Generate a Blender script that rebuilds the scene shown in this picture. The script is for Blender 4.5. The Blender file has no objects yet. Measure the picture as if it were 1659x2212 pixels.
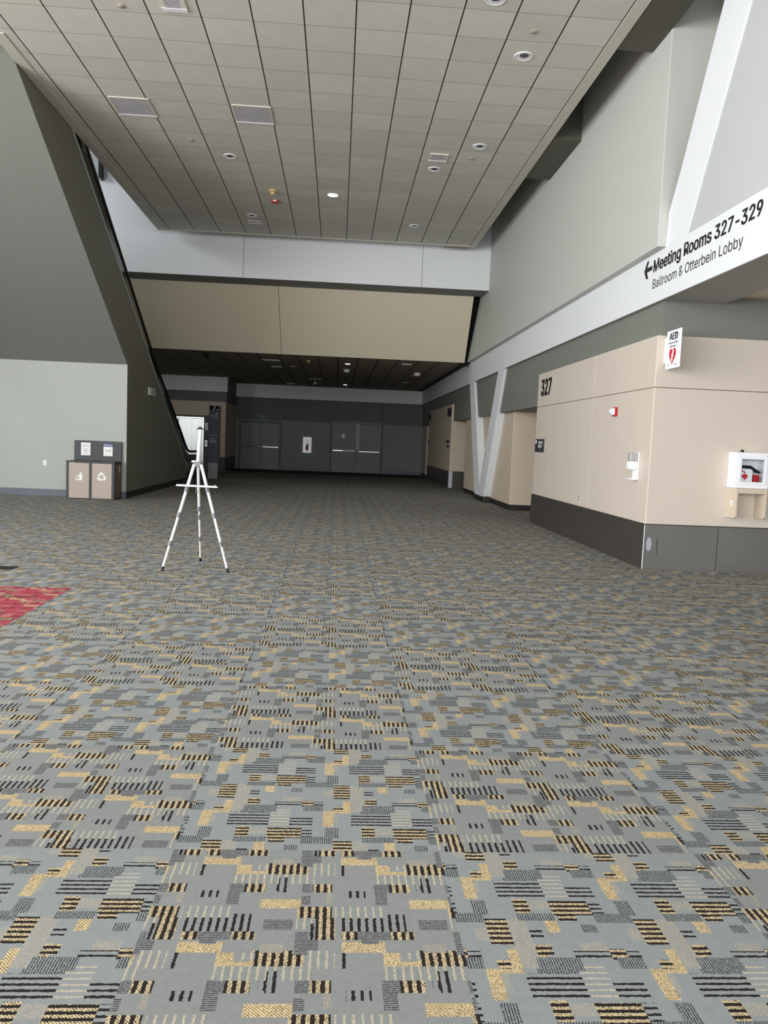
import bpy, math, random
import numpy as np
from mathutils import Vector, Matrix
random.seed(7)
SC = bpy.context.scene
COL = SC.collection
PI = math.pi

# ------------------------------------------------------------------ materials
MATS = {}
def srgb(r, g, b):
    f = lambda c: c / 12.92 if c <= .04045 else ((c + .055) / 1.055) ** 2.4
    return (f(r / 255), f(g / 255), f(b / 255), 1)

class NT:
    def __init__(self, name):
        m = bpy.data.materials.new(name); m.use_nodes = True
        self.m = m; self.t = m.node_tree; self.n = self.t.nodes; self.l = self.t.links
        self.b = self.n['Principled BSDF']
    def new(self, typ, **kw):
        x = self.n.new(typ)
        for k, v in kw.items(): setattr(x, k, v)
        return x
    def inp(self, sock, v):
        if hasattr(v, 'is_linked') or isinstance(v, bpy.types.NodeSocket): self.l.new(v, sock)
        else: sock.default_value = v
    def math(self, op, a, b=None, clamp=False):
        x = self.new('ShaderNodeMath', operation=op); x.use_clamp = clamp
        self.inp(x.inputs[0], a)
        if b is not None: self.inp(x.inputs[1], b)
        return x.outputs[0]
    def mix(self, f, a, b, blend='MIX'):
        x = self.new('ShaderNodeMix', data_type='RGBA', blend_type=blend)
        self.inp(x.inputs['Factor'], f); self.inp(x.inputs['A'], a) if False else self.inp(x.inputs[6], a); self.inp(x.inputs[7], b)
        return x.outputs[2]
    def noise(self, scale, vec=None, detail=2):
        x = self.new('ShaderNodeTexNoise'); x.inputs['Scale'].default_value = scale; x.inputs['Detail'].default_value = detail
        if vec is not None: self.l.new(vec, x.inputs['Vector'])
        return x.outputs[0]
    def pos(self):
        g = self.new('ShaderNodeNewGeometry')
        return g.outputs['Position']
    def xyz(self, v):
        s = self.new('ShaderNodeSeparateXYZ'); self.l.new(v, s.inputs[0]); return s.outputs

def mat(name, rgb, rough=.6, metal=0., var=.06, scale=6., lines=(), bump=0., emit=0., spec=.4, streak=0.):
    """painted surface; lines = [(axis, position, half width, rgb, lo axis, lo, hi)] are panel joints at world positions"""
    if name in MATS: return MATS[name]
    n = NT(name); c = srgb(*rgb)
    P = n.pos()
    v = n.noise(scale, P, 4)
    k = n.math('MULTIPLY_ADD', v, 2 * var); n.n[-1].inputs[2].default_value = 1 - var
    comb = n.new('ShaderNodeCombineColor')
    for i in range(3): n.l.new(k, comb.inputs[i])
    out = n.mix(1.0, c, comb.outputs[0], 'MULTIPLY')
    if lines:
        S = n.xyz(P)
        for ln in lines:
            ax, p0, hw, lc = ln[:4]
            d = n.math('ABSOLUTE', n.math('SUBTRACT', S['XYZ'.index(ax)], p0))
            f = n.math('LESS_THAN', d, hw)
            if len(ln) > 4:
                f = n.math('MULTIPLY', f, n.math('GREATER_THAN', S['XYZ'.index(ln[4])], ln[5]))
                f = n.math('MULTIPLY', f, n.math('LESS_THAN', S['XYZ'.index(ln[4])], ln[6]))
            out = n.mix(f, out, srgb(*lc))
    n.l.new(out, n.b.inputs['Base Color'])
    n.b.inputs['Roughness'].default_value = rough
    n.b.inputs['Metallic'].default_value = metal
    n.b.inputs['Specular IOR Level'].default_value = spec
    if bump:
        b = n.new('ShaderNodeBump'); b.inputs['Strength'].default_value = bump; b.inputs['Distance'].default_value = .01
        n.l.new(n.noise(160, P, 2), b.inputs['Height']); n.l.new(b.outputs[0], n.b.inputs['Normal'])
    if emit:
        n.b.inputs['Emission Color'].default_value = c; n.b.inputs['Emission Strength'].default_value = emit
    MATS[name] = n.m
    return n.m

# ------------------------------------------------------------------ mesh helpers
class MB:
    def __init__(s): s.v = []; s.f = []
    def add(s, vs, fs):
        k = len(s.v); s.v += [tuple(v) for v in vs]; s.f += [tuple(i + k for i in f) for f in fs]; return s
    def box(s, x0, x1, y0, y1, z0, z1):
        return s.add([(x0,y0,z0),(x1,y0,z0),(x1,y1,z0),(x0,y1,z0),(x0,y0,z1),(x1,y0,z1),(x1,y1,z1),(x0,y1,z1)],
                     [(0,3,2,1),(4,5,6,7),(0,1,5,4),(1,2,6,5),(2,3,7,6),(3,0,4,7)])
    def prism(s, pts, off):
        """closed solid from a planar polygon of 3-D points swept by the vector off"""
        n = len(pts); off = Vector(off)
        vs = [Vector(p) for p in pts]; vs += [v + off for v in vs]
        nrm = Vector((0, 0, 0))
        for i in range(n):
            a, b = vs[i], vs[(i + 1) % n]
            nrm += a.cross(b)
        if nrm.dot(off) > 0: order = list(range(n))[::-1]
        else: order = list(range(n))
        vs = [vs[i] for i in order] + [vs[i + n] for i in order]
        fs = [tuple(range(n)), tuple(range(2 * n - 1, n - 1, -1))]
        for i in range(n):
            j = (i + 1) % n
            fs.append((i, i + n, j + n, j))
        return s.add(vs, fs)
    def tube(s, a, b, r0, r1=None, seg=12):
        r1 = r0 if r1 is None else r1
        return s.sweep([a, b], [r0, r1], seg)
    def sweep(s, path, rad, seg=12):
        path = [Vector(p) for p in path]
        if not hasattr(rad, '__len__'): rad = [rad] * len(path)
        vs = []; m = len(path); up = None
        for i, p in enumerate(path):
            d = (path[min(i + 1, m - 1)] - path[max(i - 1, 0)]).normalized()
            if up is None: up = Vector((0, 0, 1)) if abs(d.z) < .9 else Vector((1, 0, 0))
            u = d.cross(up).normalized(); w = u.cross(d).normalized(); up = w
            for k in range(seg):
                t = 2 * PI * k / seg
                vs.append(p + (u * math.cos(t) + w * math.sin(t)) * rad[i])
        fs = []
        for i in range(m - 1):
            for k in range(seg):
                j = (k + 1) % seg
                fs.append((i*seg+k, i*seg+j, (i+1)*seg+j, (i+1)*seg+k))
        fs.append(tuple(range(seg - 1, -1, -1))); fs.append(tuple((m-1)*seg + k for k in range(seg)))
        return s.add(vs, fs)
    def lathe(s, o, axis, prof, seg=24):
        """prof = [(radius, height along axis)]"""
        o = Vector(o); a = Vector(axis).normalized()
        u = a.orthogonal().normalized(); w = a.cross(u)
        vs = []; m = len(prof)
        for r, h in prof:
            for k in range(seg):
                t = 2 * PI * k / seg
                vs.append(o + a * h + (u * math.cos(t) + w * math.sin(t)) * r)
        fs = []
        for i in range(m - 1):
            for k in range(seg):
                j = (k + 1) % seg
                fs.append((i*seg+k, i*seg+j, (i+1)*seg+j, (i+1)*seg+k))
        fs.append(tuple(range(seg - 1, -1, -1))); fs.append(tuple((m-1)*seg + k for k in range(seg)))
        return s.add(vs, fs)
    def build(s, name, m, parent=None, bevel=0., smooth=False, seg=2):
        me = bpy.data.meshes.new(name); me.from_pydata(s.v, [], s.f); me.update()
        for mm in (m if isinstance(m, (list, tuple)) else [m]): me.materials.append(mm)
        o = bpy.data.objects.new(name, me); COL.objects.link(o)
        if parent is not None:
            o.parent = parent
            M = Matrix.Identity(4); q = parent
            while q is not None: M = q.matrix_basis @ M; q = q.parent
            me.transform(M.inverted())
        if smooth:
            for p in me.polygons: p.use_smooth = True
            me.set_sharp_from_angle(angle=math.radians(40))
        if bevel:
            b = o.modifiers.new('edge', 'BEVEL'); b.width = bevel; b.segments = seg; b.limit_method = 'ANGLE'; b.angle_limit = math.radians(40)
        return o

def struct(name, mb, m, parent=None, **k):
    o = mb.build(name, m, parent, **k)
    if parent is None: o['kind'] = 'structure'
    return o
def tag(o, label, cat, group=None):
    o['label'] = label; o['category'] = cat
    if group: o['group'] = group
    return o
def thing(name, loc, label, cat, group=None):
    o = bpy.data.objects.new(name, None); COL.objects.link(o); o.location = loc; o.empty_display_size = .1
    return tag(o, label, cat, group)
def B(*a): return MB().box(*a)

class Frame:
    """a flat drawing surface: o = bottom left corner, r = to the right, u = up, n = out of the wall"""
    def __init__(s, o, r, u): s.o = Vector(o); s.r = Vector(r); s.u = Vector(u); s.n = s.r.cross(s.u)
    def p(s, x, y, z=0): return s.o + s.r * x + s.u * y + s.n * z
    def poly(s, mb, pts, z0=.001, th=.002): return mb.prism([s.p(x, y, z0) for x, y in pts], s.n * th)
    def rect(s, mb, x0, y0, x1, y1, z0=.001, th=.002): return s.poly(mb, [(x0,y0),(x1,y0),(x1,y1),(x0,y1)], z0, th)
    def ring(s, mb, cx, cy, r0, r1, z0=.001, th=.002, seg=28):
        for k in range(seg):
            a, b = 2*PI*k/seg, 2*PI*(k+1)/seg
            s.poly(mb, [(cx+r0*math.cos(a), cy+r0*math.sin(a)), (cx+r1*math.cos(a), cy+r1*math.sin(a)),
                        (cx+r1*math.cos(b), cy+r1*math.sin(b)), (cx+r0*math.cos(b), cy+r0*math.sin(b))], z0, th)
    def disc(s, mb, cx, cy, r, z0=.001, th=.002, seg=28):
        s.poly(mb, [(cx + r*math.cos(2*PI*k/seg), cy + r*math.sin(2*PI*k/seg)) for k in range(seg)], z0, th)
def FX(x, y, z): return Frame((x, y, z), (0, -1, 0), (0, 0, 1))     # on a wall that faces -X
def FY(x, y, z): return Frame((x, y, z), (1, 0, 0), (0, 0, 1))      # on a wall that faces the camera

FONT = None
try:
    import os
    FONT = bpy.data.fonts.load(os.path.join(bpy.utils.system_resource('DATAFILES'), 'fonts', 'Inter.woff2'))
except Exception:
    FONT = None
def text_raw(txt, bold, spacing=1.0):
    c = bpy.data.curves.new('t', 'FONT'); c.body = txt; c.font = FONT or c.font; c.size = 1; c.space_character = spacing; c.resolution_u = 4
    o = bpy.data.objects.new('t', c); COL.objects.link(o)
    dg = bpy.context.evaluated_depsgraph_get(); dg.update()
    me = bpy.data.meshes.new_from_object(o.evaluated_get(dg))
    vs = [v.co.copy() for v in me.vertices]; fs = [tuple(p.vertices) for p in me.polygons]
    bpy.data.objects.remove(o); bpy.data.meshes.remove(me)
    return vs, fs
def lettering(fr, txt, x, y, w, h, m, parent, name='lettering', bold=.0, z=.003, spacing=1.0, descend=None):
    """the text fills a box w wide whose capitals are h tall, its baseline at y"""
    vs, fs = text_raw(txt, 0, spacing)
    x0 = min(v.x for v in vs); x1 = max(v.x for v in vs)
    cap, _ = text_raw('H', bold); ch = max(v.y for v in cap)
    ends = []; words = txt.split(' ')
    for k in range(len(words) - 1):
        pv, _ = text_raw(' '.join(words[:k + 1]), 0, spacing); ends.append(max(v.x for v in pv) + .02)
    ends.append(1e9); o = None
    for k in range(len(words)):                    # every word is a part of its own
        lo = ends[k - 1] if k else -1e9
        idx = [f for f in fs if lo < sum(vs[i].x for i in f) / len(f) <= ends[k]]
        use = sorted({i for f in idx for i in f}); mp = {i: q for q, i in enumerate(use)}
        mb = MB()
        for q_, (ox, oy) in enumerate([(0, 0)] if bold <= 0 else [(-bold, 0), (0, 0), (bold, 0), (-bold, bold * .6), (bold, bold * .6), (-bold, -bold * .6), (bold, -bold * .6)]):
            mb.add([fr.p(x + (vs[i].x + ox - x0) * w / (x1 - x0), y + (vs[i].y + oy) * h / ch, z + .0004 * q_) for i in use], [tuple(mp[i] for i in f) for f in idx])
        o = mb.build(name, m, parent)
    return o

# ------------------------------------------------------------------ palette
M_BEIGE_J = [('Z', 2.365, .006, (120,108,92)), ('Y', 15.02, .007, (232,222,206)), ('Y', 12.54, .008, (235,226,212))]
beige   = mat('beige_wall_paint', (206,195,183), .55, var=.03, scale=1.2, lines=M_BEIGE_J, bump=.05)
beige2  = mat('beige_wall_paint_far', (204,189,170), .55, var=.03, scale=1.2, bump=.05)
dgrey   = mat('dark_grey_wall_paint', (122,124,117), .6, var=.03, scale=1.5, lines=[('Y',12.5,.006,(135,137,130)),('Y',18.95,.006,(135,137,130))])
steel_b = mat('dark_metal_wall_base', (78,74,70), .38, metal=.35, var=.16, scale=1.6, lines=[('Y',12.55,.004,(40,38,36)),('X',5.03,.004,(30,29,28))])
black_b = mat('black_rubber_base', (38,38,36), .5, var=.1)
white_p = mat('white_beam_paint', (226,229,232), .5, var=.015, scale=1, lines=[('X',-2.658,.01,(165,166,168)),('X',2.105,.01,(165,166,168)),('Y',13.0,.008,(236,239,242)),('Y',15.9,.008,(236,239,242)),('Y',7.6,.008,(238,240,244)),('Y',18.9,.01,(236,239,242))])
upperw  = mat('warm_grey_upper_wall_paint', (192,193,187), .6, var=.02, scale=.8, bump=.04)
greyw   = mat('light_grey_wall_paint', (186,188,190), .6, var=.02, scale=1)
sagew   = mat('pale_sage_wall_paint', (176,181,174), .55, var=.02, scale=1.2, bump=.03)
olive   = mat('olive_grey_wall_paint', (130,133,126), .6, var=.02, scale=1)
slope   = mat('sand_bulkhead_paint', (238,228,203), .6, var=.02, scale=1, lines=[('X',-1.80,.008,(110,105,92))])
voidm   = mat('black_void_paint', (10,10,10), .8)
farlow  = mat('slate_wall_paint', (130,135,134), .6, var=.06, scale=1.5)
farup   = mat('charcoal_wall_paint', (96,102,100), .6, var=.04, scale=1.5, lines=[('X',-2.61,.012,(60,62,62)),('X',-.11,.012,(60,62,62)),('X',2.18,.012,(60,62,62))])
bandm   = mat('blue_grey_band_paint', (222,226,230), .55, var=.02)
cream   = mat('cream_soffit_paint', (226,212,190), .6, var=.02)
baseb   = mat('blue_grey_base', (104,110,122), .5, var=.1)
trimm   = mat('ceiling_trim_paint', (202,199,187), .6, var=.02, scale=1)
whitepl = mat('white_plastic', (236,238,240), .35, var=.01)
whitem  = mat('white_enamel', (240,242,246), .3, var=.01)
offw    = mat('off_white_plastic', (220,218,208), .4, var=.01)
blackpl = mat('black_plastic', (20,20,21), .4, var=.02)
charc   = mat('charcoal_laminate', (52,54,58), .45, var=.04)
taupe   = mat('taupe_laminate', (178,164,152), .45, var=.05, scale=90)
taupe_d = mat('brown_laminate', (112,96,82), .5, var=.05, scale=60)
white_v = mat('white_vinyl', (240,240,238), .5, var=.01)
black_v = mat('black_vinyl', (30,31,34), .5, var=.01)
red_v   = mat('red_vinyl', (196,28,48), .45, var=.02)
grey_v  = mat('grey_print', (168,168,182), .5, var=.05)
alu     = mat('white_aluminium', (240,240,240), .35, metal=.15, var=.01)
steel   = mat('brushed_steel', (172,174,174), .28, metal=.95, var=.05, scale=3)
grey_pl = mat('grey_plastic', (120,122,126), .45)
navy    = mat('navy_panel', (50,54,72), .45, var=.03)
conc    = mat('grey_speckled_plinth', (140,140,140), .6, var=.1, scale=80)
redpl   = mat('red_plastic', (178,20,28), .4)
brass   = mat('aged_brass', (206,176,118), .5)
lamp_on = mat('lit_lamp_lens', (255,252,244), .4, emit=9.)
throat_m = mat('lamp_throat_shade', (92,90,86), .5)

# carpet: every kind of yarn patch is one material that draws its stripes from the tile's own UV (metres)
def carpet(name, base, kind, alt=None, sheen=0):
    n = NT(name); tc = n.new('ShaderNodeTexCoord'); uv = n.xyz(tc.outputs['UV']); P = n.pos()
    fine = n.noise(520, P, 1); mid = n.noise(38, P, 2); big = n.noise(.55, P, 2)
    k = n.math('ADD', n.math('MULTIPLY', fine, .52), n.math('MULTIPLY', mid, .22)); k = n.math('ADD', k, n.math('MULTIPLY', big, .22)); k = n.math('ADD', k, .52)
    def col(c):
        cb = n.new('ShaderNodeCombineColor')
        for i in range(3): n.l.new(k, cb.inputs[i])
        return n.mix(1., srgb(*c), cb.outputs[0], 'MULTIPLY')
    def stripe(ax, pitch, duty):
        w = n.math('ADD', n.math('DIVIDE', uv[ax], pitch), n.math('MULTIPLY', n.math('SUBTRACT', n.noise(90, P, 1), .5), .35))
        return n.math('LESS_THAN', n.math('FRACT', w), duty)
    c = col(base)
    GOLD, BLK = (220,200,160), (42,40,40)
    if kind == 'G':
        tw = n.math('FRACT', n.math('ADD', n.math('DIVIDE', n.math('ADD', uv[0], uv[1]), .0105), n.math('MULTIPLY', n.noise(260, P, 1), 1.6))); f = n.math('LESS_THAN', tw, .45); c = n.mix(f, col(GOLD), col((126,108,80)))
    elif kind == 'K':
        tw = n.math('FRACT', n.math('ADD', n.math('DIVIDE', n.math('ADD', uv[0], uv[1]), .0095), n.math('MULTIPLY', n.noise(260, P, 1), 1.6))); c = n.mix(n.math('MULTIPLY', stripe(0, .0243, .50), n.math('GREATER_THAN', tw, .34)), col((46,40,38)), col((216,198,160)))
    elif kind == 'L':
        f = n.math('MULTIPLY', stripe(0, .0243, .30), n.math('GREATER_THAN', n.noise(260, P, 1), .46)); c = n.mix(f, c, col((198,186,160)))
    elif kind == 'B':
        c = n.mix(stripe(0, .0243, .40), c, col(BLK))
    elif kind == 'D':
        f = n.math('MULTIPLY', stripe(1, .0081, .55), n.math('GREATER_THAN', n.noise(200, P, 1), .40)); c = n.mix(f, c, col((62,64,68)))
    elif kind == 'S':
        f = n.math('GREATER_THAN', n.noise(240, P, 1), .56); c = n.mix(f, c, col((188,172,140)))
    n.l.new(c, n.b.inputs['Base Color']); n.b.inputs['Roughness'].default_value = .95; n.b.inputs['Specular IOR Level'].default_value = .1
    bp = n.new('ShaderNodeBump'); bp.inputs['Strength'].default_value = .35; bp.inputs['Distance'].default_value = .004
    n.l.new(fine, bp.inputs['Height']); n.l.new(bp.outputs[0], n.b.inputs['Normal'])
    return n.m
KINDS = '.GKLBDS'
BASES = [(138,141,141), (142,147,149), (172,74,88)]  # turned tiles: pile sheen put into a slightly lighter base
carpet_mats = [carpet('carpet_%s_%s' % (('warm_grey', 'cool_grey', 'red')[b], ('plain','gold','gold_and_black','gold_line','black_line','woven','flecked')[k]), BASES[b], KINDS[k]) for b in range(3) for k in range(7)]
# yarn patches of one motif on a 48 x 48 grid: (kind, column, row, width, height), later ones lie on top, edges wrap around
PATCHES_UPRIGHT = [(1,12,38,13,5),(2,34,32,15,7),(3,1,31,9,8),(3,34,26,17,6),(4,11,31,3,7),(5,0,39,5,7),(5,21,44,7,4),(1,24,32,5,6),(1,29,31,6,3),
    (3,23,26,12,6),(3,30,35,5,3),(4,37,22,4,4),(5,47,21,4,5),(2,3,21,6,5),(5,23,21,5,5),(2,28,21,7,5),(4,13,18,7,4),(1,34,12,13,5),(5,23,14,4,7),
    (5,47,14,3,5),(2,46,7,11,6),(2,4,44,6,11),(3,46,1,5,6),(3,10,7,15,6),(4,11,0,14,7),(4,26,0,6,9),(5,36,1,9,5),(5,46,44,6,4),(5,46,37,4,7),
    (2,12,44,5,4),(5,17,44,9,4),(5,18,42,5,2),(2,27,44,7,4),(4,39,21,3,9),(6,7,15,2,6),(6,36,38,7,4),(4,2,44,2,8)]
PATCHES_TURNED = [(6,16,38,6,17),(2,9,42,7,13),(4,22,45,4,5),(6,5,44,4,6),(4,33,35,20,4),(6,36,39,8,4),(2,44,35,5,5),(2,14,35,11,4),(2,9,31,7,4),
    (5,20,29,12,5),(5,45,31,8,5),(4,16,18,16,11),(3,32,18,8,14),(4,40,19,9,7),(1,5,18,4,13),(6,9,21,2,9),(6,24,12,8,5),(2,20,10,5,8),(2,32,9,13,8),
    (2,33,6,6,3),(4,45,10,4,7),(5,20,6,12,4),(5,45,5,12,5),(5,6,9,5,8),(1,28,0,4,6),(5,39,0,5,4),(2,9,1,7,5),(1,9,29,7,2),(1,13,31,3,9),(2,9,42,7,5),
    (6,16,31,6,11),(2,22,37,5,5),(5,21,30,13,6),(4,26,22,4,7)]
def motif_rects(patches):
    N = 48; M = [[0] * N for _ in range(N)]
    for k, x, y, w, h in patches:
        for a in range(x, x + w):
            for b in range(y, y + h): M[b % N][a % N] = k
    used = [[False] * N for _ in range(N)]; out = []
    for j in range(N):
        for i in range(N):
            if used[j][i]: continue
            c = M[j][i]; i1 = i
            while i1 < N and M[j][i1] == c and not used[j][i1]: i1 += 1
            j1 = j + 1
            while j1 < N and all(M[j1][x] == c and not used[j1][x] for x in range(i, i1)): j1 += 1
            for y in range(j, j1):
                for x in range(i, i1): used[y][x] = True
            out.append((i / N, j / N, i1 / N, j1 / N, c))
    return out
TILE = .97; HALF = TILE / 2
def build_floor():
    sets = []
    for patches in (PATCHES_UPRIGHT, PATCHES_TURNED):
        R = motif_rects(patches)
        q = np.array([[(a,b),(c,b),(c,d),(a,d)] for a,b,c,d,_ in R]) * HALF
        kind = np.array([r[4] for r in R])
        sets.append((np.concatenate([q + np.array([dx, dy]) * HALF for dx in (0,1) for dy in (0,1)]), np.tile(kind, 4)))
    V = []; U = []; K = []
    for i in range(-12, 8):
        for j in range(-3, 39):
            x0 = .43 + i * TILE; y0 = 2.803 + j * TILE
            t = (i + j) % 2                      # quarter turned tiles alternate: their yarn runs across the hall
            tile_q, tile_k = sets[t]
            red = x0 + TILE / 2 < -2.45 and 4.1 < y0 + TILE / 2 < 7.6
            V.append(tile_q + np.array([x0, y0])); U.append(tile_q[..., ::-1] if t else tile_q); K.append(tile_k + (14 if red else 7 * t))
    V = np.concatenate(V); U = np.concatenate(U); K = np.concatenate(K)
    n = len(V)
    me = bpy.data.meshes.new('floor')
    me.vertices.add(n * 4); me.loops.add(n * 4); me.polygons.add(n)
    co = np.zeros((n * 4, 3), np.float32); co[:, :2] = V.reshape(-1, 2)
    me.vertices.foreach_set('co', co.ravel())
    me.loops.foreach_set('vertex_index', np.arange(n * 4, dtype=np.int32))
    me.polygons.foreach_set('loop_start', np.arange(0, n * 4, 4, dtype=np.int32))
    me.polygons.foreach_set('material_index', K.astype(np.int32))
    uv = me.uv_layers.new(name='UVMap')
    uv.data.foreach_set('uv', U.reshape(-1).astype(np.float32))
    me.update(calc_edges=True); me.validate()
    for m in carpet_mats: me.materials.append(m)
    o = bpy.data.objects.new('floor', me); COL.objects.link(o); o['kind'] = 'structure'
build_floor()
struct('floor_slab', B(-12.5, 8, -14, 44, -.3, -.004), mat('plain_grey_carpet', (128,126,120), .95))
black_strip_m = mat('black_floor_strip', (26,26,24), .95, var=.2, scale=40)  # near-black strips lying on the floor
struct('trim_1', B(-4.9, 4.0, 35.6, 38.96, .002, .008), black_strip_m)
struct('trim_2', B(-9.4, -3.42, 8.56, 8.76, .001, .006), black_strip_m)

# ------------------------------------------------------------------ ceilings
def ceiling_mat(name, rgb, x0, px, y0, py, seam=.009, var=.11):
    n = NT(name); P = n.pos(); S = n.xyz(P)
    ux = n.math('DIVIDE', n.math('SUBTRACT', S[0], x0), px); uy = n.math('DIVIDE', n.math('SUBTRACT', S[1], y0), py)
    def near(u, w):
        f = n.math('FRACT', u); return n.math('LESS_THAN', n.math('MINIMUM', f, n.math('SUBTRACT', 1., f)), w)
    cv = n.new('ShaderNodeCombineXYZ'); n.l.new(n.math('FLOOR', ux), cv.inputs[0]); n.l.new(n.math('FLOOR', uy), cv.inputs[1])
    wn = n.new('ShaderNodeTexWhiteNoise', noise_dimensions='2D'); n.l.new(cv.outputs[0], wn.inputs[0])
    k = n.math('ADD', n.math('MULTIPLY', wn.outputs[0], var), 1 - var * .5)
    k = n.math('MULTIPLY', k, n.math('ADD', n.math('MULTIPLY', n.noise(5, P, 4), .14), .93))
    k = n.math('MULTIPLY', k, n.math('ADD', n.math('MULTIPLY', n.noise(220, P, 2), .14), .93))
    cb = n.new('ShaderNodeCombineColor')
    for i in range(3): n.l.new(k, cb.inputs[i])
    c = n.mix(1., srgb(*rgb), cb.outputs[0], 'MULTIPLY')
    c = n.mix(near(uy, .009), c, srgb(*(int(v * .72) for v in rgb)))
    c = n.mix(near(ux, seam / px), c, srgb(52, 49, 43))
    n.l.new(c, n.b.inputs['Base Color']); n.b.inputs['Roughness'].default_value = .8; n.b.inputs['Specular IOR Level'].default_value = .2
    return n.m
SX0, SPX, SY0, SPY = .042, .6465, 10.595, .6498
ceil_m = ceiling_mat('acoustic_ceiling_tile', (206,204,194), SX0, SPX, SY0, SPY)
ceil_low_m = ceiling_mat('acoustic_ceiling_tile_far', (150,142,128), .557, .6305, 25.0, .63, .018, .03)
CZ = 6.74
struct('ceiling', B(-4.633, 3.28, 11.36, 21.13, CZ, CZ + .3).box(-12, 3.28, -13, 11.36, CZ, CZ + .3), ceil_m)
struct('trim_3', B(3.28, 3.44, -13, 21.25, CZ - .012, CZ + .3), trimm)
struct('trim_4', B(-4.80, 3.28, 21.13, 21.25, CZ - .012, CZ + .3), trimm)
struct('trim_5', B(-4.80, -4.633, 11.36, 21.13, CZ - .012, CZ + .3).box(-12, -4.80, 11.22, 11.36, CZ - .012, CZ + .3), trimm)
struct('trim_6', B(2.62, 3.26, 21.25, 21.32, CZ - .03, CZ + .02), taupe_d)
gapm = mat('dark_olive_paint', (84,82,72), .6)
struct('trim_7', B(3.44, 3.94, 13.72, 15.72, CZ, 9.4), gapm)
struct('trim_8', B(3.44, 3.94, 9.0, 10.65, CZ, 9.4), gapm)
struct('ceiling_roof', B(-12, 8, -13, 40, 9.9, 10.1), dgrey)
struct('unseen_light_block', B(-4.72, -4.66, 11.5, 21.6, CZ + .3, 9.9), greyw)  # added unseen screen keeping the upper lamp off the right wall
LZ = 4.1
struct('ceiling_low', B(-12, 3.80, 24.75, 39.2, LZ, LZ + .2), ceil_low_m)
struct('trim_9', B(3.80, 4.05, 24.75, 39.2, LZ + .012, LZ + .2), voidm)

# ------------------------------------------------------------------ right side
XR = 4.05
struct('wall_right', B(XR, 8, 10.1, 16.15, .59, 3.03), beige, bevel=.012)
struct('baseboard_right', B(XR - .012, 8, 10.085, 16.17, 0, .585), steel_b, bevel=.004)
struct('trim_10', B(XR - .0145, XR - .007, 10.076, 10.086, 0, .583), whitem)
scuff_bright_m = mat('scuffed_brightened_metal', (116,114,112), .4, metal=.3, var=.28, scale=1.3, lines=[('X',5.03,.004,(44,43,42)),('X',4.22,.006,(70,70,70),'Z',.2,.42)])  # real scuffs, plus a lighter base tone standing in for light
struct('baseboard_right_side', B(XR - .010, 8, 10.080, 10.086, 0, .584), scuff_bright_m)
struct('trim_22', MB().prism([(4.11 + .035*math.cos(a), 10.0795, .33 + .09*math.sin(a)) for a in [2*PI*k/18 for k in range(18)]], (0,-.0006,0)), grey_v)
soffm = mat('soffit_shade_grey', (164,162,157), .6, var=.02)  # darker sheet below the white beam: underside shade put into its colour
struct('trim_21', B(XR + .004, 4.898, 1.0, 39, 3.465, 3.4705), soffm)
struct('trim_23', B(-12, 3.938, 21.694, 22.6, 5.723, 5.729), mat('deep_soffit_shade', (128,130,130), .6, var=.02))           # far beam's underside shade, put into the colour of this sheet
struct('wall_right_dark_band', B(4.118, 8, 10.135, 39, 2.40, 3.47), dgrey)
struct('wall_right_recess', B(4.25, 8, 19.15, 26.3, .13, 2.402), beige2, bevel=.012)
struct('baseboard_right_recess', B(4.238, 8, 19.13, 26.31, 0, .13), black_b)
struct('wall_right_far', B(XR, 8, 28.4, 35.4, .6, 3.0), beige2, bevel=.012)
struct('baseboard_right_far', B(XR - .012, 8, 28.385, 35.42, 0, .595), steel_b, bevel=.004)
struct('trim_11', B(XR - .02, XR + .12, 28.372, 28.386, 0, .6), mat('scuffed_metal', (190,195,205), .35, metal=.6))
struct('wall_right_end', B(4.16, 8, 37.2, 39, .13, 2.402), beige2)
struct('baseboard_right_end', B(4.15, 8, 37.19, 39, 0, .13), black_b)
struct('wall_right_back', B(6.6, 8, 16.0, 39, 0, 2.41), beige2)
struct('trim_12', B(XR, 4.9, 1.0, 39, 3.47, 4.117), white_p, bevel=.004)              # the long white beam
struct('ceiling_side', B(4.9, 9, 1.0, 10.14, 3.56, 3.7), cream)
struct('wall_right_dark_return', B(4.9, 8, 10.14, 10.3, 3.47, 3.7), dgrey)
struct('wall_right_upper', B(3.94, 4.6, 10.045, 24.9, 4.117, 9.9), upperw, bevel=.008)
# grey wall behind the upper brace, and the brace itself
struct('wall_right_grey', MB().prism([(4.066,9.75,4.117),(4.066,-4,4.117),(4.066,-4,9.9),(4.066,6.5,9.9)], (.1,0,0)), greyw)
struct('trim_13', MB().prism([(XR,10.05,4.117),(XR,10.03,4.53),(XR,9.735,4.995),(XR,8.904,6.482),(XR,7.02,9.9),(XR,6.1,9.9),(XR,8.287,6.157),(XR,9.083,4.777),(XR,9.45,4.117)], (.13,0,0)), white_p, bevel=.003)
struct('wall_right_inner', B(4.6, 4.8, 6, 12, 4.117, 9.9), upperw)
# V shaped brace column in front of the recess
vb = MB()
vb.prism([(XR,24.80,3.47),(XR,24.0,3.47),(XR,22.27,.46),(XR,22.27,.15),(XR,22.99,.15)], (.2,0,0))
vb.prism([(XR,20.39,3.47),(XR,19.62,3.47),(XR,21.58,.15),(XR,22.27,.15),(XR,22.27,.46)], (.2,0,0))
struct('wall_brace_column', vb, white_p)
struct('baseboard_brace', B(XR - .008, 4.25, 21.5, 23.05, 0, .16), black_b, bevel=.03)

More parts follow.
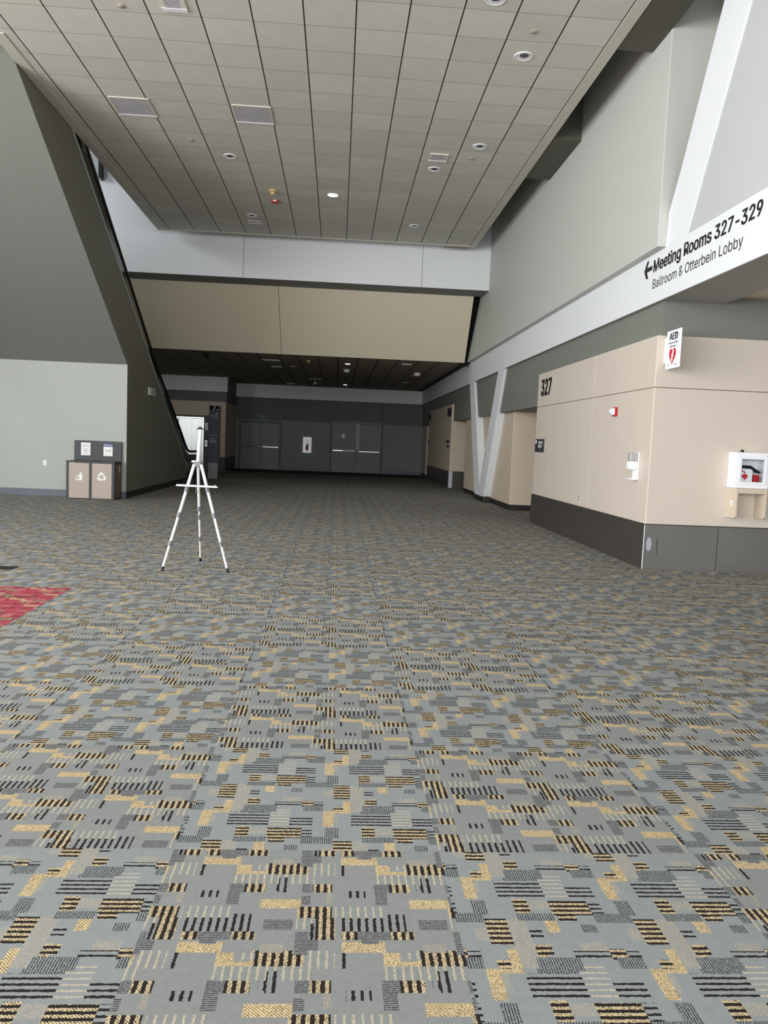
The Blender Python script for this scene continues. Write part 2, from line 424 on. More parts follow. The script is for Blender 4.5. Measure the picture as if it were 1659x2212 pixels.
# ------------------------------------------------------------------ far bulkheads, far walls
struct('trim_14', B(-12, 3.94, 21.69, 22.6, 5.728, 9.9), white_p, bevel=.004)
sl = MB().prism([(-12,22.62,5.728),(3.69,22.62,5.728),(3.84,24.72,4.09),(-12,24.72,4.09)], (0,.12,.16))
struct('wall_bulkhead', sl, slope)
struct('trim_15', MB().prism([(3.60,23.05,5.728),(3.94,23.05,5.728),(3.94,24.95,4.0),(3.7,24.95,4.0)], (0,.1,.1)), voidm)  # black panel painted in for the dark gap beside the bulkhead
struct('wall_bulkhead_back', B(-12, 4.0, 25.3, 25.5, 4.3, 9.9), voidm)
YF = 39.0
struct('wall_back', B(-5.2, 8, YF, YF + .2, .18, 2.40), farlow)
struct('wall_back_upper', B(-5.2, 8, YF - .01, YF + .2, 2.40, 3.47), farup)
struct('trim_16', B(-5.2, XR, YF - .06, YF + .2, 3.47, LZ), bandm)
struct('baseboard_back', B(-5.2, 8, YF - .02, YF + .2, 0, .18), baseb)
YE = 35.5
struct('wall_elevator', B(-12, -7.23, YE, YE + .4, .6, 3.03).box(-5.67, -4.95, YE, YE + .4, .6, 3.03).box(-7.23, -5.67, YE, YE + .4, 2.40, 3.03).box(-5.2, -4.95, YE + .4, YF, .6, 3.03), beige2, bevel=.01)
surround = mat('dark_elevator_surround', (92,84,74), .5, var=.05)
struct('trim_17', B(-7.23, -7.09, YE + .03, YE + .4, 0, 2.4).box(-5.89, -5.67, YE + .03, YE + .4, 0, 2.4).box(-7.09, -5.89, YE + .03, YE + .4, 2.33, 2.4), surround)
struct('wall_elevator_band', B(-12, -4.93, YE + .05, YF, 3.03, 3.47), farup)
struct('trim_18', B(-12, -4.90, YE - .05, YE + .3, 3.47, LZ), bandm)
struct('trim_19', B(-5.2, -4.95, YE + .3, YF, 3.47, LZ), farup)
struct('baseboard_elevator', B(-12, -7.23, YE - .02, YE + .4, 0, .6).box(-5.67, -4.94, YE - .02, YF, 0, .6), mat('dark_blue_base', (58,62,72), .45, metal=.2))

# ------------------------------------------------------------------ left mass: wall, sloping soffit and escalator flank
XE = -4.81
struct('wall_left', B(-7.91, XE, 18.5, 18.53, .148, 3.04), sagew, bevel=.004)
struct('baseboard_left', B(-7.91, XE - .001, 18.488, 18.53, 0, .148), baseb)
flank_shade_m = mat('shaded_olive_wall_paint', (117,116,106), .6, var=.02, scale=1)  # darker copy of the olive paint: shade put into the colour
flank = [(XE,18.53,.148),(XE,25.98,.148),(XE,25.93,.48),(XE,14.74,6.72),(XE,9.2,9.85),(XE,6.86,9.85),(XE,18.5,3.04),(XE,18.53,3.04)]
struct('wall_escalator_flank', MB().prism(flank, (-3.1, 0, 0)), [olive, flank_shade_m])
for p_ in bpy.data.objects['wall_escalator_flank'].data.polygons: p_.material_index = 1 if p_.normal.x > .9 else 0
struct('baseboard_escalator', MB().prism([(XE + .008,18.5,0),(XE + .008,26.3,0),(XE + .008,25.95,.15),(XE + .008,18.5,.15)], (-.3,0,0)), black_b)
struct('wall_left_side', B(-12.2, -12, 18.5, 40, 0, 9.9), dgrey)
struct('trim_20', MB().prism([(XE + .012,25.93,.44),(XE + .012,14.74,6.68),(XE + .012,9.2,9.81),(XE + .012,9.2,9.85),(XE + .012,14.74,6.725),(XE + .012,25.93,.485)], (-.03,0,0)), sagew)
esc = thing('escalator', (-5.3, 26.5, 0), 'escalator with black handrail rising along the olive grey flank wall', 'escalator')
bal = mat('dark_balustrade_glass', (22,23,22), .12, var=.02, spec=.6)
def esc_side(x):
    slope_pts = [(x,25.6,.86),(x,14.7,7.0),(x,10.0,9.6)]
    MB().prism([(x,27.9,.30),(x,28.15,.6),(x,28.1,.86),(x,26.5,.88),(x,26.0,.98),(x,25.55,1.2),(x,14.74,7.24),(x,10.4,9.7),(x,9.8,9.7),(x,14.74,6.66),(x,25.9,.42),(x,26.3,.25)], (-.02,0,0)).build('balustrade', bal, esc)
    r = .042
    MB().sweep([(x-.01,27.9,.42),(x-.01,28.2,.55),(x-.01,28.28,.72),(x-.01,28.2,.90),(x-.01,28.0,.965),(x-.01,27.2,.965),(x-.01,26.5,.98),(x-.01,26.15,1.05),(x-.01,25.7,1.27),(x-.01,25.07,1.60),(x-.01,21.6,3.30),(x-.01,14.74,7.28),(x-.01,10.4,9.75)], r, 10).build('handrail', blackpl, esc, smooth=True)
esc_side(-4.86); esc_side(-6.1)
MB().prism([(-4.9,26.0,.05),(-4.9,28.6,.05),(-4.9,28.6,.01),(-4.9,26.0,.01)], (-1.15,0,0)).build('landing_plate', steel, esc)
MB().prism([(-4.84,25.95,.40),(-4.84,26.6,.06),(-4.84,27.9,.06),(-4.84,27.95,.34),(-4.84,26.35,.34)], (-.08,0,0)).build('skirt_panel', blackpl, esc)
st = MB()
for k in range(9):
    st.box(-6.05, -4.92, 26.0 - .35 * k - .36, 26.0 - .35 * k, .2 * k, .2 * k + .2)
st.build('step_band', grey_pl, esc)
# glimpse of the upper floor guard
ug = thing('guard_rail', (-6.4, 21.5, 8.0), 'short glass guard panel with black post above the escalator handrail', 'railing')
B(-6.75, -6.32, 21.42, 21.44, 8.02, 8.95).build('glass_panel', mat('pale_frosted_glass', (176,180,182), .25), ug)
B(-6.36, -6.31, 21.40, 21.69, 8.0, 8.6).build('post', blackpl, ug)
B(-6.9, -6.3, 21.40, 21.69, 8.55, 8.62).build('top_rail', greyw, ug)

# ------------------------------------------------------------------ ceiling fittings
def downlight(x, y, z, r, lit, label, group='recessed downlights in the high ceiling'):
    t = thing('downlight', (x, y, z), label, 'ceiling light', group)
    MB().lathe((x, y, z), (0,0,-1), [(r*.80,-.06),(r*.84,-.01),(r*.96,.012),(r*1.06,.010),(r*1.10,0),(r*1.10,-.002)], 32).build('trim_ring', whitem, t, smooth=True)
    MB().lathe((x, y, z - .004), (0,0,-1), [(r*.80,0),(r*.82,.006),(.002,.008)], 28).build('lens', lamp_on if lit else whitem, t, smooth=True)
    if not lit: MB().lathe((x, y - r*.32, z - .012), (0,0,-1), [(r*.52,0),(r*.52,.002),(.002,.003)], 28).build('throat_shade', throat_m, t, smooth=True)  # offset dark disc: shade inside the recess put into colour
    return t
DL = [(1.66,9.70,0,'unlit white ringed downlight cut by the top edge of the photo'),
      (2.30,10.985,0,'unlit white ringed downlight just beyond a sprinkler cap, nearest the right ceiling edge'),
      (2.292,14.25,0,'unlit downlight one strip to the right of the small square grille'),
      (1.65,15.527,0,'unlit downlight directly beyond the small square grille'),
      (-.288,17.5,1,'lit white downlight, the only one glowing in the high ceiling'),
      (-2.198,15.52,0,'unlit downlight in line with the left strip, beyond the two large grey grilles'),
      (-2.211,19.43,0,'unlit downlight just in front of the thin slot grille'),
      (1.657,19.53,0,'unlit downlight near the far ceiling edge, on the right')]
for x, y, lit, lb in DL: downlight(x, y, CZ, .115, lit, lb)
grille_m = mat('grey_perforated_metal', (206,206,208), .5, metal=.0, var=.12, scale=60)
def grille(x0, x1, y0, y1, z, label, group, rim=.04, inner=None):
    t = thing('air_grille', ((x0+x1)/2, (y0+y1)/2, z), label, 'air vent', group)
    f = MB().box(x0, x1, y0, y0+rim, z-.015, z).box(x0, x1, y1-rim, y1, z-.015, z).box(x0, x0+rim, y0+rim, y1-rim, z-.015, z).box(x1-rim, x1, y0+rim, y1-rim, z-.015, z)
    f.build('frame', trimm if rim < .04 else offw, t)
    B(x0, x1, y1 - rim*1.3, y1, z - .02, z - .0145).build('front_lip', whitepl, t)
    s = MB().box(x0+rim, x1-rim, y0+rim, y1-rim, z-.004, z)
    k = int((x1 - x0 - 2*rim) / .03)
    for i in range(k):
        a = x0 + rim + (i + .25) * (x1 - x0 - 2*rim) / k
        s.box(a, a + .018, y0+rim, y1-rim, z-.012, z-.004)
    s.build('louvre_face', inner or grille_m, t)
GH = 'air grilles in the high ceiling'
grille(-3.79,-3.16,13.17,13.85,CZ,'large grey ceiling grille beside the left ceiling edge',GH,.03)
grille(-1.87,-1.245,13.17,13.85,CZ,'large grey ceiling grille three strips right of its twin',GH,.03)
grille(-2.35,-2.04,10.05,10.48,CZ,'square ceiling grille with wide white frame at the top edge of the photo',GH,.06)
grille(1.485,1.82,14.72,15.09,CZ,'small square white framed grille beside two downlights on the right',GH,.045)
grille(-2.37,-2.03,19.90,20.10,CZ,'thin slot grille behind a downlight near the far ceiling edge',GH,.03)
def cap(x, y, z, label, r=.045, group='flat sprinkler caps on the high ceiling'):
    o = MB().lathe((x, y, z), (0,0,-1), [(r,0),(r,.008),(r*.8,.016),(.002,.018)], 20)  .build('ceiling_sprinkler', mat('dusty_cap_paint', (160,152,138), .6), smooth=True)
    tag(o, label, 'sprinkler', group)
for x, y, lb in [(2.279,10.35,'small round sprinkler cap next to the right hand near downlight'),
                 (2.251,14.87,'small round sprinkler cap beyond the downlight beside the square grille'),
                 (-2.79,14.82,'small round sprinkler cap between the left large grille and a downlight'),
                 (-2.851,10.46,'small round sprinkler cap left of the square grille at the top'),
                 (2.242,20.77,'small round sprinkler cap at the far right corner of the high ceiling')]: cap(x, y, CZ, lb)
def detector(x, y, z, label, s=1.):
    t = thing('smoke_detector', (x, y, z), label, 'smoke detector')
    MB().lathe((x, y, z), (0,0,-1), [(.085*s,0),(.085*s,.03*s),(.06*s,.045*s)], 20).build('base', brass, t, smooth=True)
    MB().lathe((x, y, z - .045*s), (0,0,-1), [(.05*s,0),(.045*s,.05*s),(.02*s,.055*s)], 20).build('sensor_head', brass, t, smooth=True)
detector(-1.56, 17.43, CZ, 'yellowed smoke detector in front of the small red ceiling alarm')
t = thing('ceiling_alarm', (-1.565, 18.13, CZ), 'small red alarm strobe on the ceiling behind the smoke detector', 'fire alarm')
B(-1.64, -1.49, 18.06, 18.2, CZ - .06, CZ).build('housing', redpl, t, bevel=.01)
B(-1.60, -1.53, 18.04, 18.06, CZ - .045, CZ - .015).build('lens', whitepl, t)
# low far ceiling
GL = 'round lights in the low far ceiling'
downlight(.245, 26.83, LZ, .10, 1, 'lit downlight in the low ceiling just under the bulkhead', GL)
downlight(.258, 36.6, LZ, .10, 1, 'lit downlight in the low ceiling close to the far double doors', GL)
downlight(-1.674, 28.71, LZ, .09, 0, 'unlit downlight in the low ceiling right of the twin slots', GL)
downlight(2.796, 30.2, LZ, .09, 0, 'unlit downlight in the low ceiling behind the right ceiling speaker', GL)
downlight(2.789, 33.7, LZ, .12, 0, 'wide unlit downlight farthest right in the low ceiling', GL)
GV = 'slot grilles in the low far ceiling'
grille(-2.58, -1.99, 26.6, 26.9, LZ, 'long slot grille just behind the bulkhead, left part of low ceiling', GV, .05)
grille(-2.45, -2.12, 28.95, 29.15, LZ, 'short slot grille behind the long one in the low ceiling', GV, .04)
grille(1.993, 2.315, 25.9, 26.15, LZ, 'slot grille in the low ceiling on the right behind the bulkhead', GV, .05)
grille(-2.45, -2.10, 37.3, 37.5, LZ, 'farthest slot grille in the low ceiling, near the far wall', GV, .05)
detector(-1.037, 26.29, LZ, 'small brass smoke detector on the low ceiling behind the bulkhead', .8)
def speaker(x, y, label):
    t = thing('ceiling_speaker', (x, y, LZ), label, 'ceiling speaker', 'white drum fittings on the low ceiling')
    MB().lathe((x, y, LZ), (0,0,-1), [(.10,0),(.11,.02),(.11,.09),(.09,.11),(.002,.112)], 24).build('drum', whitepl, t, smooth=True)
    MB().lathe((x, y, LZ), (0,0,-1), [(.13,0),(.13,.012),(.11,.014)], 24).build('collar', offw, t)
speaker(.235, 28.92, 'white drum on the low ceiling behind the lit downlight')
speaker(2.80, 29.0, 'white drum on the low ceiling at the right side')
t = thing('ceiling_bracket', (-1.02, 33.9, LZ), 'small forked fitting hanging from the low ceiling in the middle', 'bracket')
B(-1.32, -.74, 33.6, 33.68, LZ - .05, LZ).build('bar', grey_pl, t, bevel=.008)
MB().tube((-1.03, 33.64, LZ - .05), (-1.03, 33.7, LZ - .20), .03).build('stem', grey_pl, t)
MB().lathe((-1.03, 33.7, LZ - .16), (0,0,-1), [(.03,0),(.07,.02),(.07,.07),(.02,.1)], 16).build('head', offw, t, smooth=True)
t = thing('dome_camera', (-4.178, 25.45, LZ), 'black dome camera under the low ceiling behind the bulkhead on the left', 'security camera')
MB().lathe((-4.178, 25.45, LZ), (0,0,-1), [(.11,0),(.11,.04),(.09,.05)], 20).build('mount', blackpl, t)
MB().lathe((-4.178, 25.45, LZ - .05), (0,0,-1), [(.085,0),(.075,.05),(.045,.085),(.002,.095)], 20).build('dome', bal, t, smooth=True)

# ------------------------------------------------------------------ signs and fittings on the near right wall
fr = FX(XR, 10.72, 0)
t = thing('wayfinding_sign', (XR, 9.2, 3.8), 'black lettering and left arrow reading Meeting Rooms 327-329 on the white beam', 'sign')
mb = MB()
ay = 3.945
for pts in ([(.0,ay),(.085,ay+.115),(.15,ay+.115),(.075,ay)], [(.0,ay),(.075,ay),(.15,ay-.115),(.085,ay-.115)], [(.05,ay-.028),(.27,ay-.028),(.27,ay+.028),(.05,ay+.028)]):
    fr.poly(mb, pts, .001 + .0006 * len(mb.v) / 8, .002)
mb.build('arrow', black_v, t)
lettering(fr, 'Meeting Rooms 327-329', .325, 3.876, 2.67, .148, black_v, t, bold=.020)
lettering(fr, 'Ballroom & Otterbein Lobby', .325, 3.660, 2.33, .118, black_v, t, bold=-.004)
t = thing('room_number_sign', (XR, 15.5, 2.7), 'large black 327 numerals high on the beige wall', 'sign')
lettering(FX(XR, 15.86, 0), '327', 0, 2.585, .72, .30, black_v, t, 'numerals', bold=.038)
t = thing('room_sign', (XR, 15.73, 1.58), 'dark 327 room plaque at the far end of the beige wall', 'sign')
B(XR - .02, XR, 15.41, 16.06, 1.455, 1.715).build('plaque', charc, t, bevel=.004)
f2 = FX(XR - .02, 16.06, 1.455)
lettering(f2, '327', .27, .095, .32, .115, white_v, t, 'numerals', bold=.035)
mb = MB(); f2.rect(mb, .04, .17, .13, .24); mb.build('pictogram', white_v, t)
mb = MB(); f2.rect(mb, .38, .05, .47, .062); mb.build('braille_strip', grey_v, t)

# fire strobe
t = thing('wall_mounted_strobe', (XR, 11.45, 2.1), 'red wall fire strobe with white lens on the beige 327 wall', 'fire alarm')
B(XR - .03, XR, 11.40, 11.56, 2.035, 2.165).build('back_plate', redpl, t, bevel=.006)
B(XR - .062, XR - .03, 11.425, 11.545, 2.05, 2.15).build('housing', whitepl, t, bevel=.008)
B(XR - .092, XR - .062, 11.45, 11.53, 2.07, 2.135).build('lens', mat('clear_strobe_lens', (225,228,228), .1), t, bevel=.01)
# sanitizer dispenser
t = thing('sanitizer_dispenser', (XR, 10.5, 1.34), 'white hand sanitizer dispenser with drip tray near the wall corner', 'dispenser')
B(XR - .018, XR, 10.435, 10.565, 1.15, 1.52).build('back_plate', whitem, t, bevel=.008)
B(XR - .135, XR - .018, 10.44, 10.56, 1.285, 1.40).build('cover', whitem, t, bevel=.015, seg=3)
B(XR - .125, XR - .018, 10.448, 10.552, 1.402, 1.512).build('reservoir_window', mat('smoky_clear_plastic', (170,166,166), .15, var=.3, scale=25), t, bevel=.012, seg=3)
B(XR - .055, XR - .018, 10.465, 10.535, 1.165, 1.285).build('stem', whitem, t, bevel=.008)
MB().prism([(XR - .018,10.44,1.185),(XR - .07,10.44,1.175),(XR - .15,10.44,1.166),(XR - .15,10.44,1.158),(XR - .05,10.44,1.148),(XR - .018,10.44,1.148)], (0,.12,0)).build('drip_tray', whitem, t, bevel=.004)
# duplex outlet by the base
def outlet(fr, label, cat='outlet', w=.075, h=.115, plate=offw):
    t = thing('wall_outlet', fr.p(w/2, h/2), label, cat)
    mb = MB(); fr.rect(mb, 0, 0, w, h, 0, .007); mb.build('cover_plate', plate, t, bevel=.002)
    mb = MB()
    for y in (.2, .6): fr.rect(mb, w*.28, h*y, w*.72, h*(y+.24), .007, .003)
    mb.build('receptacle', blackpl if plate is not whitepl else offw, t)
outlet(FX(XR, 12.99, .665), 'beige wall outlet with dark sockets just above the metal base')
outlet(FY(-6.67, 18.5, .685), 'white wall outlet on the pale wall left of the bins', w=.085, h=.12, plate=whitepl)
outlet(FX(XR, 21.55, 1.26), 'small plate on the white V brace', w=.16, h=.13)

# AED projecting sign
t = thing('projecting_sign', (4.156, 9.85, 2.6), 'white AED flag sign with red heart sticking out from the wall corner', 'sign')
B(4.150, 4.162, 9.63, 10.055, 2.586, 3.065).build('panel', whitem, t, bevel=.004)
B(4.143, 4.170, 10.055, 10.1, 2.67, 2.99).build('mounting_flange', whitem, t, bevel=.003)
f3 = FX(4.150, 10.055, 2.586)
lettering(f3, 'AED', .09, .36, .245, .085, black_v, t, bold=.012)
lettering(f3, 'AUTOMATED EXTERNAL', .06, .312, .29, .018, grey_v, t, bold=.02)
lettering(f3, 'DEFIBRILLATOR', .11, .268, .18, .018, grey_v, t, bold=.02)
def heart(cx, cy, w, h):
    pts = []
    for k in range(40):
        a = 2 * PI * k / 40
        x = 16 * math.sin(a) ** 3; y = 13*math.cos(a) - 5*math.cos(2*a) - 2*math.cos(3*a) - math.cos(4*a)
        pts.append((cx + x / 32 * w, cy + (y + 2.5) / 29 * h))
    return pts[::-1]
mb = MB(); f3.poly(mb, heart(.205, .145, .20, .21), .001, .002); mb.build('heart', red_v, t)
bolt = [(.06,.42),(.20,.40),(.08,.10),(.16,.10),(.02,-.16),(.08,-.14),(-.10,-.46),(-.04,-.18),(-.12,-.20),(-.02,.06),(-.11,.06)]
mb = MB(); f3.poly(mb, [(.205 + x*.26, .145 + y*.19) for x, y in bolt][::-1], .003, .002); mb.build('lightning_bolt', white_v, t)
for q in (.085, .305):
    mb = MB(); f3.poly(mb, [(q,.035),(q+.02,.035),(q+.01,.065)], .001); mb.build('small_triangle', black_v, t)

# AED cabinet
cx0, cx1, cz0, cz1, cyf = 5.105, 5.548, 1.117, 1.575, 9.89
t = thing('defibrillator_cabinet', ((cx0+cx1)/2, 10.0, cz0), 'white wall cabinet with window holding a defibrillator, on the beige wall', 'cabinet')
w_ = .05
bx = MB().box(cx0, cx0+w_, cyf, 10.1, cz0, cz1).box(cx1-w_, cx1, cyf, 10.1, cz0, cz1).box(cx0+w_, cx1-w_, cyf, 10.1, cz0, cz0+w_).box(cx0+w_, cx1-w_, cyf, 10.1, cz1-w_, cz1).box(cx0+w_, cx1-w_, 10.07, 10.1, cz0+w_, cz1-w_)
bx.build('case', whitem, t, bevel=.004)
d = MB(); wx0, wx1, wz0, wz1 = 5.178, 5.47, 1.20, 1.489
for q in ((5.133,wx0,1.165,1.53),(wx1,5.517,1.165,1.53),(wx0,wx1,1.165,wz0),(wx0,wx1,wz1,1.53)): d.box(q[0], q[1], cyf - .008, cyf, q[2], q[3])
d.build('door', whitem, t, bevel=.004)
def glass(name):
    n = NT(name); n.b.inputs['Base Color'].default_value = (.95,.97,.98,1); n.b.inputs['Roughness'].default_value = .05
    n.b.inputs['Transmission Weight'].default_value = 1; n.b.inputs['IOR'].default_value = 1.02
    return n.m
clear = glass('clear_pane')
B(wx0, wx1, cyf - .006, cyf - .003, wz0, wz1).build('window_pane', clear, t)
MB().lathe((5.228, 10.0, 1.575), (0,0,1), [(.022,0),(.022,.022),(.014,.034),(.002,.036)], 16).build('alarm_knob', blackpl, t, smooth=True)
B(5.505, 5.512, cyf - .02, cyf - .002, 1.535, 1.545).build('latch', blackpl, t)
t = thing('defibrillator', (5.29, 9.98, 1.167), 'white portable defibrillator with red heart and black handle inside the window cabinet', 'defibrillator')
B(5.165, 5.36, 9.93, 10.05, 1.167, 1.37).build('case', whitepl, t, bevel=.02, seg=3)
MB().prism([(5.15,9.925,1.375),(5.31,9.925,1.375),(5.36,9.925,1.345),(5.45,9.925,1.31),(5.45,9.925,1.33),(5.36,9.925,1.385),(5.32,9.925,1.41),(5.15,9.925,1.41)], (0,.1,0)).build('handle', blackpl, t, bevel=.005)
f4 = FY(5.165, 9.93, 1.147)
mb = MB(); f4.ring(mb, .055, .155, .026, .038, .001); mb.build('emblem_ring', red_v, t)
mb = MB(); f4.poly(mb, heart(.085, .11, .075, .075), .002); mb.build('heart', red_v, t)
B(5.375, 5.45, 9.94, 10.05, 1.167, 1.29).build('electrode_pouch', redpl, t, bevel=.01)
# fire-blanket-like beige skirt below the cabinet
t = thing('wall_apron', (5.32, 9.98, .72), 'beige three sided apron on the wall below the white cabinet', 'bracket')
sy = 9.85
ap = MB().prism([(5.115,10.1,.725),(5.115,10.1,1.115),(5.115,sy,1.115),(5.115,sy,.745),(5.115,sy+.03,.725)], (.028,0,0))
ap.prism([(5.497,10.1,.725),(5.497,10.1,1.115),(5.497,sy,1.115),(5.497,sy,.745),(5.497,sy+.03,.725)], (.028,0,0))
ap.box(5.143, 5.497, sy, 10.1, 1.05, 1.115)
ap.build('apron_panel', beige2, t, bevel=.003)
f5 = FX(5.115, 9.99, .86)
mb = MB(); f5.poly(mb, [(0,.09),(.04,0),(.08,.09)][::-1], .0005); mb.build('triangle_sticker', white_v, t)
mb = MB(); f5.disc(mb, .04, .063, .010, .003); mb.build('sticker_mark', grey_v, t)

# ------------------------------------------------------------------ waste and recycling station
bx0, bx1, by0, by1, bz = -5.945, -4.90, 17.87, 18.44, .83
t = thing('recycling_station', (-5.42, 18.15, 0), 'double waste and recycling bin with dark backboard against the pale wall', 'bin')
fm = MB()
for x in (bx0, -5.445, bx1 - .055): fm.box(x, x + .055, by0, by0 + .05, 0, bz - .02)
for x in (bx0, bx1 - .055): fm.box(x, x + .055, by1 - .05, by1, 0, bz - .02)
fm.box(bx0, bx1, by0 + .01, by1, 0, .03)
fm.box(bx0 + .02, bx1 - .05, by1 - .03, by1 - .01, .03, bz - .02)
fm.build('frame', charc, t, bevel=.003)
tp = MB()
mid = (bx0 + bx1) / 2
for a, b_ in ((bx0 - .005, mid), (mid, bx1 + .005)):
    ox0, ox1, oy0, oy1 = a + .12, b_ - .10, by0 + .17, by1 - .17
    for q in ((a, b_, by0 - .005, oy0), (a, b_, oy1, by1), (a, ox0, oy0, oy1), (ox1, b_, oy0, oy1)): tp.box(q[0], q[1], q[2], q[3], bz - .02, bz + .012)
tp.build('top', blackpl, t)
B(bx0 + .06, bx1 - .06, by0 + .08, by1 - .06, .55, .60).build('liner', voidm, t)
for x0, x1, kind in ((bx0 + .058, -5.448, 0), (-5.387, bx1 - .058, 1)):
    dr = B(x0, x1, by0 - .004, by0 + .02, .025, bz - .028).build('door', taupe, t, bevel=.003)
    f = FY(x0, by0 - .004, 0); mb = MB()
    if kind == 0:
        o = (-5.745 - x0, .415)
        W = lambda pts: [(o[0] + x*.155, o[1] + y*.185) for x, y in pts]
        th = [2*PI*k/16 for k in range(16)]
        f.poly(mb, W([(.72 + .13*math.cos(a), .87 + .11*math.sin(a)) for a in th]))
        f.poly(mb, W([(.55,0),(.95,0),(1.0,.72),(.82,.78),(.60,.72),(.42,.62),(.22,.52),(.28,.44),(.55,.55)]))
        f.poly(mb, W([(.10,0),(.42,0),(.50,.36),(.42,.36),(.33,.12),(.18,.12),(.10,.42),(0,.42)]))
        f.poly(mb, W([(.14,.50),(.24,.50),(.24,.58),(.14,.58)]))
    else:
        cx, cy = -5.178 - x0, .505
        for k in range(3):
            a = math.radians(90 + 120 * k)
            def T(x, y): return (cx + x*math.cos(a - PI/2) - y*math.sin(a - PI/2), cy + x*math.sin(a - PI/2) + y*math.cos(a - PI/2))
            f.poly(mb, [T(*p) for p in [(-.075,.022),(-.028,.102),(.022,.102),(.045,.066),(.012,.045),(-.004,.066),(-.038,.004)]][::-1] if False else [T(*p) for p in [(-.038,.004),(-.004,.060),(.010,.040),(.048,.064),(.022,.104),(-.028,.104),(-.078,.020)]])
    mb.build('symbol', white_v, dr)
B(bx1 - .03, bx1 - .012, by0 + .05, by1 - .05, .03, bz - .03).build('side_panel', taupe_d, t)
B(bx1 - .012, bx1 - .008, 18.30, 18.36, .60, .76).build('side_label', offw, t)
B(bx0 - .005, bx1 + .002, by1 - .02, by1 + .03, bz - .1, 1.29).build('backboard', charc, t, bevel=.004)
f = FY(bx0, by1 - .02, 0)
mb = MB(); f.rect(mb, .145, .955, .355, 1.245, .001, .003); n1 = mb.build('notice', white_v, t); n1['label'] = 'white printed notice'
lettering(f, 'TRASH', .18, 1.155, .14, .04, grey_v, n1, 'heading', z=.006)
mb = MB(); f.disc(mb, .25, 1.06, .055, .005, .001); f.rect(mb, .19, .975, .31, .985, .005, .001); mb.build('faint_drawing', mat('faint_print', (222,222,224), .6), n1)
mb = MB(); f.rect(mb, .645, .955, .85, 1.165, .001, .003); n2 = mb.build('notice', white_v, t); n2['label'] = 'white notice with blue recycle heading'
mb = MB(); f.rect(mb, .645, 1.165, .85, 1.24, .001, .003); mb.build('blue_heading', mat('blue_print', (72,96,150), .5), n2)
lettering(f, 'Recycle', .66, 1.185, .17, .038, white_v, n2, 'heading', z=.006)
mb = MB(); f.rect(mb, .71, 1.065, .73, 1.09, .005, .001); mb.build('can_drawing', charc, n2)
mb = MB(); f.poly(mb, [(.77,1.06),(.81,1.07),(.80,1.09),(.78,1.085)], .005, .001); mb.build('bottle_drawing', charc, n2)

# ------------------------------------------------------------------ easel
t = thing('display_easel', (-1.53, 9.1, 0), 'white aluminium tripod display easel standing empty on the carpet', 'easel')
hub = Vector((-1.555, 9.02, 1.19))
def leg(top, foot, collars, r, name, m=alu):
    top = Vector(top); foot = Vector(foot); d = foot - top
    def at(z): return top + d * ((z - top.z) / d.z)
    zs = [top.z] + collars + [.035]
    lg = MB()
    for i in range(len(zs) - 1): lg.tube(at(zs[i]), at(zs[i+1]), r[i], r[i], 14)
    o = lg.build(name, m, t, smooth=True)
    for i, z in enumerate(collars):
        MB().tube(at(z + .028), at(z - .028), r[i] + .007, r[i] + .005, 14).build('collar', grey_pl if name == 'leg' else blackpl, o, smooth=True)
    MB().tube(at(.05), foot, r[-1] + .004, r[-1] + .006, 12).build('rubber_foot', blackpl, o, smooth=True)
    return o, at
l1, at1 = leg((-1.592, 9.0, 1.178), (-1.884, 8.78, .0), [.90, .615, .302], [.0175, .017, .0155, .0135], 'leg')
l2, at2 = leg((-1.514, 9.0, 1.178), (-1.160, 8.785, .0), [.90, .618, .308], [.0175, .017, .0155, .0135], 'leg')
l3, at3 = leg((-1.555, 9.04, 1.16), (-1.592, 9.55, .0), [.665, .56, .29], [.016, .010, .012, .010], 'leg')
hb = B(-1.60, -1.512, 8.985, 9.075, 1.15, 1.212).build('hub', grey_pl, t, bevel=.012, seg=3)
MB().tube((-1.625, 9.03, 1.21), (-1.56, 9.03, 1.212), .012, .012, 12).build('clamp_knob', whitepl, hb, smooth=True)
ms = MB().sweep([(-1.558, 9.03, 1.15), (-1.552, 9.05, 1.36), (-1.541, 9.06, 1.575)], [.021, .020, .018], 14).build('mast', alu, t, smooth=True)
MB().box(-1.583, -1.503, 9.035, 9.075, 1.572, 1.582).box(-1.560, -1.528, 9.03, 9.08, 1.58, 1.602).build('top_clip', blackpl, t, bevel=.004)
tr = MB().prism([(-1.768,8.915,.936),(-1.32,8.915,.930),(-1.308,8.915,.938),(-1.318,8.915,.952),(-1.765,8.915,.958)], (0,-.022,0)).build('tray_bar', mat('ridged_aluminium', (206,210,218), .35, metal=.3, var=.25, scale=60), t, bevel=.003)
MB().tube((-1.335, 8.90, .945), (-1.335, 8.875, .958), .006).build('tray_lip', alu, tr)
MB().tube((-1.545, 8.905, .945), (-1.60, 9.2, .845), .006, .006, 8).build('tray_strut', grey_pl, t)

